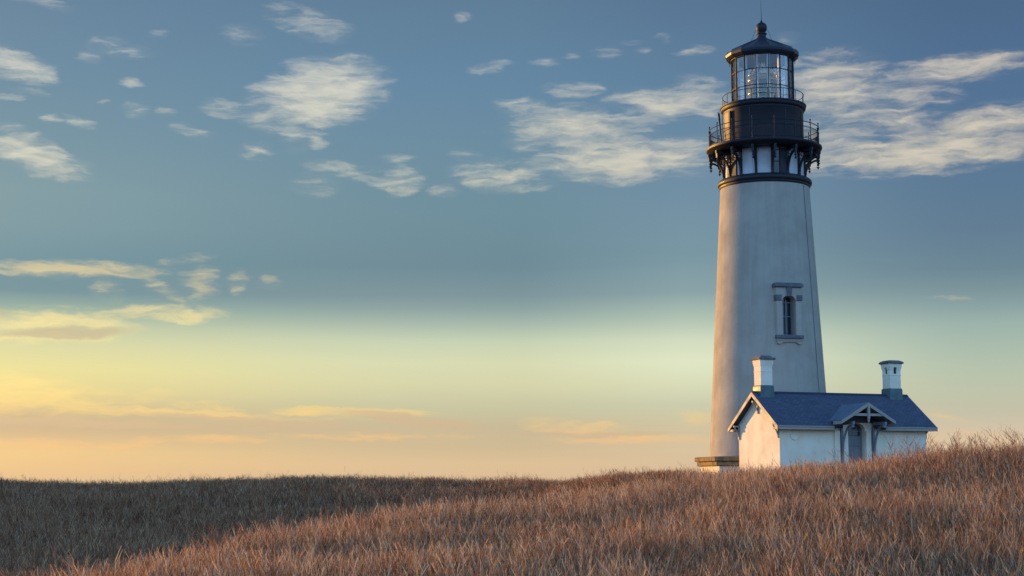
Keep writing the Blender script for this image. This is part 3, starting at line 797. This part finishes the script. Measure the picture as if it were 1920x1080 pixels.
for a_, b__, r_ in ((-55.5, -52.5, 2.56), (-87, -84.5, 2.53)):
    bm = bmesh.new(); arc_panel(bm, a_, b__, 2.44, r_, 20.75, 22.72, 2); build('door_jamb', bm, M_BLACK, pd)
for a in (32, 68, -20):
    bm = bmesh.new(); arc_panel(bm, a, a+1.3, 2.44, 2.475, 20.78, 22.70, 1); build('plate_seam', bm, M_BLACK, dr)
bm = bmesh.new()
lathe(bm, lz([(2.45, 22.84), (2.54, 22.88), (2.62, 22.98), (2.62, 23.10), (2.66, 23.14), (2.66, 23.20), (2.58, 23.24), (1.8, 23.26)]), 96)
build('lantern_deck', bm, M_BLACK, lh, smooth=40)
# leaning service ladder rail beside the drum
bm = bmesh.new()
p0, p1 = D(-78, 2.62, 20.62), D(-90, 2.72, 22.95)
sd = (p1-p0).cross(Vector((cdir.x, cdir.y, 0))).normalized()*.0
for off in (-.0, ):
    tube(bm, [p0, p1], .04, 6)
tube(bm, [D(-70, 2.70, 20.62), D(-84, 2.80, 22.95)], .03, 6)
for q in np.linspace(.06, .95, 8):
    tube(bm, [p0.lerp(p1, q), D(-70, 2.70, 20.62).lerp(D(-84, 2.80, 22.95), q)], .014, 5)
build('ladder', bm, M_BLACK, lh)

# upper railing
rl = bmesh.new()
for z in (23.88,): tube(rl, [v+Vector((0, 0, -TB)) for v in map(Vector, ring_pts(2.50, z, 96))], .022, 6, True)
ur = build('lantern_railing', rl, M_BLACK, lh)
pm = None
for i in range(16):
    if pm is None:
        b = bmesh.new(); lathe(b, [(.018, -.25), (.018, .66)], 6); o = pm = build('post', b, M_BLACK, ur)
    else: o = pm.copy(); COL.objects.link(o); o.parent = ur
    o.location = D(22.5*i+7, 2.50, 23.22)

# lantern: sixteen bars, two glazing rings, glass
LR = 1.94
bm = bmesh.new()
for i in range(16):
    a = 11.25+22.5*i
    F = frame_at(a)
    box(bm, -.021, .021, -LR-.03, -LR+.04, 23.25, 26.28, F)
def polyring(b, r0, r1, z0, z1, n=16):
    lathe(b, [(r0, z0-TB), (r1, z0-TB), (r1, z1-TB), (r0, z1-TB)], n, A0, closed=True)
for z in (24.23, 25.25): polyring(bm, LR-.025, LR+.015, z, z+.036)
polyring(bm, LR-.08, LR+.06, 23.25, 23.36); polyring(bm, LR-.08, LR+.05, 26.16, 26.28)
lf = build('lantern_frame', bm, M_BLACK, lh)
bm = bmesh.new()
for i in range(16):
    a, a2 = 11.25+22.5*i, 33.75+22.5*i
    q = [D(a, LR-.045, 23.36), D(a2, LR-.045, 23.36), D(a2, LR-.045, 26.16), D(a, LR-.045, 26.16)]
    vv = [bm.verts.new(c) for c in q]; bm.faces.new(vv)
me_g = build('glass', bm, M_GLASS, lf)
md = me_g.modifiers.new('thickness', 'SOLIDIFY'); md.thickness = .012
# pale inner posts
bm = bmesh.new()
for i in range(16):
    F = frame_at(11.25+22.5*i)
    box(bm, -.06, .06, -LR+.07, -LR+.20, 23.26, 26.2, F)
build('inner_post', bm, M_CREAM, lf)
bm = bmesh.new()
lathe(bm, lz([(1.86, 26.22), (1.2, 26.42), (.4, 26.62), (.0, 26.62)]), 32); 
bmesh.ops.delete(bm, geom=[f for f in bm.faces if len(f.verts) > 4], context='FACES')
build('ceiling', bm, M_CREAM, lf)
# lens
bm = bmesh.new()
prof = []
for i in range(34):
    t = i/33
    z = 23.55+t*2.45
    if z < 25.2: r = .80+.10*math.sin(min(1, (z-23.55)/1.65)*math.pi)
    else: r = .82-(z-25.2)/.80*.48
    prof.append((r-(.05 if i % 2 else 0.0), z))
lathe(bm, lz(prof), 24)
ln = build('lens', bm, M_LENS, lh, smooth=20)
bm = bmesh.new()
for i in range(8):
    a = 22.5*2*i-62
    tube(bm, [D(a, .92, 23.5), D(a, .94, 24.3), D(a, .92, 25.2), D(a, .37, 26.02)], .028, 6)
for z, r_ in ((23.52, .92), (24.02, .95), (24.85, .95), (25.2, .93), (26.02, .38)):
    tube(bm, [v+Vector((0, 0, -TB)) for v in map(Vector, ring_pts(r_, z, 32))], .03, 6, True)
build('brass_frame', bm, M_BRASS, ln, smooth=60)
bm = bmesh.new(); lathe(bm, lz([(.0, 24.05), (.60, 24.1), (.66, 24.2), (.66, 25.0), (.60, 25.05), (0, 25.06)]), 24)
build('shade_drum', bm, M_GREYTRIM, ln, smooth=40)
bm = bmesh.new(); lathe(bm, lz([(.62, 23.26), (.62, 23.34), (.3, 23.36), (.3, 23.46), (.8, 23.5), (.8, 23.54), (0, 23.545)]), 24)
build('pedestal', bm, M_BRASS, ln, smooth=40)

# lantern roof
bm = bmesh.new()
lathe(bm, lz([(1.98, 26.20), (2.10, 26.22), (2.26, 26.36), (2.30, 26.50), (2.28, 26.58), (2.16, 26.66), (1.30, 27.10), (.46, 27.52), (.36, 27.60), (.36, 27.62)]), 16, A0)
lr = build('lantern_roof', bm, M_ROOFIRON, lh)
bm = bmesh.new()
for i in range(16):
    a = 11.25+22.5*i
    tube(bm, [D(a, 2.22, 26.66), D(a, 1.30, 27.12), D(a, .44, 27.54)], .02, 5)
build('roof_rib', bm, M_ROOFIRON, lr)
bm = bmesh.new()
lathe(bm, lz([(.38, 27.55), (.36, 27.62), (.27, 27.70), (.27, 27.88), (.33, 27.90), (.33, 27.95), (.24, 27.99), (.22, 28.03), (.30, 28.12), (.345, 28.26), (.345, 28.38), (.30, 28.52), (.20, 28.62), (.08, 28.68), (.05, 28.78), (.03, 28.82), (.03, 28.86)]), 24)
build('vent_ball', bm, M_BLACK, lr, smooth=50)
bm = bmesh.new()
p = D(0, 0, 28.8); tube(bm, [p, p+Vector((0, 0, .6)), p+Vector((-.01, 0, 1.35))], [.022, .016, .008], 6)
build('lightning_rod', bm, M_BLACK, lr)
for a in (-80, 80, 170):
    bm = bmesh.new(); tube(bm, [D(a, .1, 28.6), D(a, .45, 28.0), D(a, .66, 27.45)], .009, 4); build('stay_wire', bm, M_BLACK, lr)
for a in (-84, 84, 60):
    bm = bmesh.new(); tube(bm, [D(a, 2.28, 26.42), D(a, 2.12, 26.18), D(a, 2.02, 26.02), D(a, 2.02, 25.85)], .02, 5); build('gutter_spout', bm, M_BLACK, lr)

# ------------------------------------------------------------------ keeper's workroom
HB = -1.2
hs = empty('workroom_house', (HOUSE[0], HOUSE[1], HB), HOUSE_ROT)
tag(hs, 'small white gabled workroom with dark blue roof and two chimneys in front of the lighthouse', 'house')
U = Matrix.Translation((0, 0, -HB))
HW, HL = 4.5, 9.5
OE, OG = .52, .38
RZ, EZ = 5.05, 3.10          # ridge and eave tips, top surface
sl = (RZ-EZ)/(HW/2+OE)
def roof_z(y): return RZ-sl*abs(y-HW/2)
TH = .15
bm = bmesh.new()
prism(bm, [(0, -1.1), (HW, -1.1), (HW, roof_z(HW)-TH-.005), (HW/2, RZ-TH-.005), (0, roof_z(0)-TH-.005)], 0, HL, U, 'x')
wl = build('walls', bm, M_HOUSE, hs)
cb = bmesh.new()
DX0, DX1 = 4.30, 5.44
dc = (DX0+DX1)/2; dh = (DX1-DX0)/2
prism(cb, [(DX0, -1.0), (DX1, -1.0), (DX1, 2.95)]+[(dc+dh*math.cos(t), 2.95+.34*math.sin(t)) for t in np.linspace(.2, math.pi-.2, 9)]+[(DX0, 2.95)], -.5, .45, U)
cut(wl, cb)

# roof, with shingle coordinates laid along each slope
def slope_sheet(name, quads, parent, mat=M_ROOF, thick=TH):
    me = bpy.data.meshes.new(name); V, F, UVs = [], [], []
    for q in quads:
        q = [U @ Vector(c) for c in q]
        ex = (q[1]-q[0]).normalized(); nrm = ex.cross(q[-1]-q[0]).normalized(); ey = nrm.cross(ex)
        if nrm.z < 0: nrm = -nrm
        b0 = len(V); n = len(q)
        V += [tuple(c) for c in q]+[tuple(c-nrm*thick) for c in q]
        F.append(list(range(b0, b0+n))); UVs += [(c.dot(ex), c.dot(ey)) for c in q]
        F.append(list(range(b0+2*n-1, b0+n-1, -1))); UVs += [(0, 0)]*n
        for i in range(n):
            j = (i+1) % n
            F.append([b0+i, b0+n+i, b0+n+j, b0+j]); UVs += [(0, 0)]*4
    me.from_pydata(V, [], F); me.update()
    uv = me.uv_layers.new(name='UVMap')
    for i, c in enumerate(UVs): uv.data[i].uv = c
    me.materials.append(mat)
    o = bpy.data.objects.new(name, me); COL.objects.link(o); o.parent = parent
    return o
x0, x1 = -OG, HL+OG
rf = slope_sheet('roof', [[(x0, -OE, EZ), (3.72, -OE, EZ), (3.72, HW/2, RZ), (x0, HW/2, RZ)], [(5.88, -OE, EZ), (x1, -OE, EZ), (x1, HW/2, RZ), (5.88, HW/2, RZ)], [(3.721, .02, roof_z(.02)), (5.879, .02, roof_z(.02)), (5.879, HW/2, RZ), (3.721, HW/2, RZ)], [(x0, HW+OE, EZ), (x1, HW+OE, EZ), (x1, HW/2, RZ), (x0, HW/2, RZ)]], hs)
bm = bmesh.new()
prism(bm, [(HW/2-.16, RZ-.085), (HW/2, RZ+.035), (HW/2+.16, RZ-.085), (HW/2, RZ+.01)], x0-.01, x1+.01, U, 'x')
build('ridge_cap', bm, M_ROOF, rf)
# soffit under both slopes
# fascia boards and gutters along the eaves, split round the porch
FZ0, FZ1 = EZ-.235, EZ-.03
bm = bmesh.new()
for xa, xb in ((x0, 3.12), (6.48, x1)):
    box(bm, xa, xb, -OE-.045, -OE-.004, FZ0, FZ1, U)
    box(bm, xa, xb, -OE-.085, -OE-.047, FZ1-.06, FZ1+.012, U)
box(bm, x0, x1, HW+OE+.004, HW+OE+.045, FZ0, FZ1, U)
build('fascia', bm, M_TRIM, rf, bevel=.006)
bm = bmesh.new()
box(bm, x0+.05, 3.40, -OE, -.004, FZ0+.005, FZ0+.03, U); box(bm, 6.24, x1-.05, -OE, -.004, FZ0+.005, FZ0+.03, U); box(bm, x0+.05, x1-.05, HW+.004, HW+OE, FZ0+.005, FZ0+.03, U)
build('soffit', bm, M_SOFFIT, rf)

# barge boards with three timber brackets on each gable
def barge(x_a, x_b):
    b = bmesh.new(); h = .21
    for s_ in (-1, 1):
        e = HW/2+OE
        prism(b, [(HW/2+s_*e, EZ-.03), (HW/2, RZ-.02), (HW/2, RZ-.02-h*1.2), (HW/2+s_*(e-.0), EZ-.03-h*1.05)], x_a, x_b, U, 'x')
    return b
def gable_bracket(b, y, ztop, side, xw, dirx, drop=.62):
    # wall post, top beam reaching out and curved knee
    t = .055
    box(b, min(xw, xw+dirx*.08), max(xw, xw+dirx*.08), y-t, y+t, ztop-drop, ztop, U)
    box(b, min(xw, xw+dirx*(OG)), max(xw, xw+dirx*(OG)), y-t, y+t, ztop, ztop+.10, U)
    pts = [(xw+dirx*(.06+.28*s_**1.5), y, ztop-drop*.78+(drop*.78)*s_) for s_ in np.linspace(0, 1, 7)]
    tube(b, [U @ Vector(p) for p in pts], .035, 6)
for xa, xb, xw, dx in ((x0-.045, x0-.003, -.003, -1), (x1+.003, x1+.045, HL+.003, 1)):
    bg = build('barge_board', barge(xa, xb), M_TRIM, rf, bevel=.006)
    for yb, zb, db, ya, yc in ((HW/2, RZ-.62, .62, None, None), (.10, EZ+.02, .70, -OE+.02, .04), (HW-.10, EZ+.02, .70, HW-.04, HW+OE-.02)):
        b = bmesh.new(); gable_bracket(b, yb, zb, 0, xw, dx, db)
        if ya is not None: box(b, min(xw, xw+dx*OG), max(xw, xw+dx*OG), ya, yc, EZ-.22, EZ-.10, U)
        build('gable_bracket', b, M_TRIM, bg)

# round wall plaque
bm = bmesh.new()
M4 = Matrix.Translation((.92, 0, 2.55-HB)) @ Matrix.Rotation(R(90), 4, 'X')
def lathe_m(b, prof, n, M, **kw):
    n0 = len(b.verts); lathe(b, prof, n, **kw); b.verts.ensure_lookup_table()
    for q in b.verts[n0:]: q.co = M @ q.co
lathe_m(bm, [(.0, .045), (.20, .045), (.22, .06), (.245, .05), (.255, 0.0)], 32, M4)
build('tie_plate', bm, M_HOUSE, wl, smooth=40)

# chimneys
def chimney(xc, tall, vents):
    s_ = .37; y = HW/2
    b = bmesh.new()
    def ring(b, h, z): return [b.verts.new(U @ Vector((xc+sx_*h, y+sy_*h, z))) for sx_, sy_ in ((-1, -1), (1, -1), (1, 1), (-1, 1))]
    def stack(b, prof, n=4):
        rs = [ring(b, h, z) for h, z in prof]
        for A, B in zip(rs, rs[1:]):
            for i in range(4): b.faces.new((A[i], A[(i+1) % 4], B[(i+1) % 4], B[i]))
        b.faces.new(rs[0]); b.faces.new(rs[-1])
    stack(b, [(s_, 4.9), (s_, 6.14), (s_+.018, 6.15), (s_+.018, 6.19), (s_, 6.20), (s_, 6.46), (s_+.015, 6.48), (s_+.03, 6.56), (s_+.05, 6.66), (s_+.05, 6.72), (s_+.075, 6.82)])
    ch = build('chimney', b, M_HOUSE, hs)
    if vents:
        cbm = bmesh.new()
        box(cbm, xc-.10, xc+.10, y-1, y-.26, 6.24, 6.62, U); box(cbm, xc-1, xc-.26, y-.11, y+.11, 6.24, 6.62, U)
        cut(ch, cbm)
        b = bmesh.new(); box(b, xc-.098, xc+.098, y-.285, y-.262, 6.243, 6.617, U); build('flue_shade_sheet', b, M_BLACK, ch)  # black sheets stand in for the shade inside the flue openings
        b = bmesh.new(); box(b, xc-.285, xc-.262, y-.108, y+.108, 6.243, 6.617, U); build('flue_shade_sheet', b, M_BLACK, ch)
    b = bmesh.new()
    if vents: stack(b, [(s_+.12, 6.822), (s_+.15, 6.86), (s_+.14, 6.93), (s_+.04, 6.99), (s_-.06, 7.03)])
    else: stack(b, [(s_+.13, 6.822), (s_+.15, 6.85), (s_+.15, 6.94), (s_+.02, 6.96), (s_-.06, 7.07)])
    build('cap', b, M_WINSTONE, ch, bevel=.012)
    b = bmesh.new()
    zf = roof_z(y-s_-.06)-.12
    stack(b, [(s_+.07, zf), (s_+.06, 5.30), (s_+.045, 5.38), (s_+.012, 5.40)])
    build('flashing', b, M_COPPER, ch, bevel=.01)
    b = bmesh.new()
    # flashing apron lying on the front slope
    return ch
chimney(.36, True, False)
chimney(8.86, True, True)

# entrance: pale pilasters either side of a deep doorway
for xa, xb, yo in ((3.42, 3.74, -.16), (3.98, DX0-.02, -.12), (DX1+.02, 5.78, -.12), (6.04, 6.22, -.10)):
    bm = bmesh.new(); box(bm, xa, xb, yo, -.002, -1.0, 2.84, U); build('pilaster', bm, M_HOUSE, wl, bevel=.01)
for xa, xb in ((3.745, 3.975), (5.785, 6.035)):
    bm = bmesh.new(); box(bm, xa, xb, -.07, -.002, -1.0, 2.84, U); build('backing_board', bm, M_GREYTRIM, wl)
bm = bmesh.new()
box(bm, DX0+.01, DX1-.01, .36, .44, -.95, 3.27, U)
ds = build('door_surround', bm, M_DARKWOOD, wl)
bm = bmesh.new()
box(bm, DX0+.01, DX1-.01, .26, .355, 2.02, 2.12, U)
box(bm, DX0+.01, DX0+.09, .28, .357, -.95, 2.019, U); box(bm, DX1-.09, DX1-.01, .28, .357, -.95, 2.019, U)
box(bm, DX0+.01, DX0+.09, .28, .357, 2.121, 3.0, U); box(bm, DX1-.09, DX1-.01, .28, .357, 2.121, 3.0, U)
build('door_frame', bm, M_GREYTRIM, wl, bevel=.008)
bm = bmesh.new()
box(bm, DX0+.095, DX1-.095, .31, .356, 2.125, 2.58, U)
build('transom_panel', bm, M_DOOR, wl, bevel=.01)
bm = bmesh.new()
box(bm, DX0+.095, DX1-.095, .32, .350, 2.60, 3.10, U)
tr = build('transom_window', bm, M_DGLASS, wl)
bm = bmesh.new()
for q in (0, .25, .5, .75, 1): box(bm, DX0+.095+q*.93-.015*(q > 0), DX0+.12+q*.90, .305, .319, 2.60, 3.10, U)
box(bm, DX0+.095, DX1-.095, .304, .318, 2.83, 2.855, U)
build('muntin', bm, M_GREYTRIM, tr)
bm = bmesh.new()
box(bm, DX0+.095, DX1-.095, .30, .356, -.9, 2.015, U)
dd = build('door', bm, M_DOOR, wl, bevel=.008)
bm = bmesh.new()
for xa, xb, za, zb in ((DX0+.2, dc-.05, .2, 1.75), (dc+.05, DX1-.2, .2, 1.75), (DX0+.2, dc-.05, -.7, .05), (dc+.05, DX1-.2, -.7, .05)):
    box(bm, xa, xb, .285, .299, za, zb, U)
build('door_panel', bm, M_DOOR, dd, bevel=.01)
bm = bmesh.new(); tube(bm, [U @ Vector((DX1-.16, .29, .95)), U @ Vector((DX1-.16, .22, .95))], .03, 8)
build('handle', bm, M_BRASS, dd)

# porch roof
PC, PH, PY, PZ, PE = 4.80, 1.72, -1.38, 4.36, 3.38
psl = (PZ-PE)/PH
def y_on_roof(z): return HW/2-(RZ-z)/sl        # where the main slope has this height
pw = y_on_roof
t_ = .07
pr = slope_sheet('porch_roof', [[(PC-PH, PY, PE), (PC, PY, PZ), (PC, pw(PZ)+.1, PZ), (PC-PH, pw(PE)+.1, PE)][::1],
                                [(PC+PH, PY, PE), (PC, PY, PZ), (PC, pw(PZ)+.1, PZ), (PC+PH, pw(PE)+.1, PE)]], hs, mat=M_PORCHROOF, thick=t_)
# shingle rows must run along the porch eaves: swap the map axes
for l_ in pr.data.uv_layers[0].data: l_.uv = (l_.uv[1], l_.uv[0])
bm = bmesh.new()
prism(bm, [(PC-PH-.02, PE-.02), (PC, PZ+.0), (PC+PH+.02, PE-.02), (PC+PH+.02, PE-.20), (PC, PZ-.20), (PC-PH-.02, PE-.20)], PY-.05, PY-.004, U)
box(bm, PC-PH-.04, PC-PH+.0, PY, -OE-.05, PE-.22, PE-.04, U); box(bm, PC+PH-.0, PC+PH+.04, PY, -OE-.05, PE-.22, PE-.04, U)
build('porch_barge_board', bm, M_TRIM, pr, bevel=.006)
bm = bmesh.new()
box(bm, PC-.98, PC+.98, PY+.0, PY+.09, 3.62, 3.76, U)
build('tie_beam', bm, M_TRIM, pr, bevel=.008)
bm = bmesh.new()
box(bm, PC-.065, PC+.065, PY-.075, PY+.06, 3.50, PZ-.06, U)
M5 = Matrix.Translation((PC, PY, -HB))
lathe_m(bm, [(.0, 3.24), (.03, 3.26), (.06, 3.34), (.05, 3.42), (.075, 3.45), (.075, 3.50)], 10, M5)
build('king_post', bm, M_TRIM, pr, bevel=.006)
# boarded gable and ceiling inside the porch
bm = bmesh.new()
prism(bm, [(PC-1.06, 3.30), (PC-1.06, PE+.22), (PC, PZ-.12), (PC+1.06, PE+.22), (PC+1.06, 3.30)], -.045, -.006, U)
build('porch_ceiling', bm, M_DARKWOOD, pr)
def porch_bracket(xc):
    b = bmesh.new(); t = .065
    box(b, xc-t, xc+t, -.18, -.072, .95, 3.10, U)                       # wall post
    box(b, xc-t, xc+t, PY+.02, -.18, 3.16, 3.32, U)                    # beam out to the eave
    box(b, xc-t-.02, xc+t+.02, PY+.10, PY+.26, 3.0, 3.16, U)
    o_, i_ = [], []
    for s_ in np.linspace(0, 1, 11):
        a = s_*math.pi/2
        o_.append((-.18-1.0*(1-math.cos(a)), 1.15+2.0*math.sin(a))); i_.append((-.18-.86*(1-math.cos(a))-.0, 1.42+1.72*math.sin(a)))
    prism(b, o_+i_[::-1], xc-t*.8, xc+t*.8, U, 'x')
    box(b, xc-t-.015, xc+t+.015, -.26, -.07, .86, .97, U)
    return b
build('porch_bracket', porch_bracket(PC-.94), M_GREYTRIM, pr)
build('porch_bracket', porch_bracket(PC+1.12), M_GREYTRIM, pr)
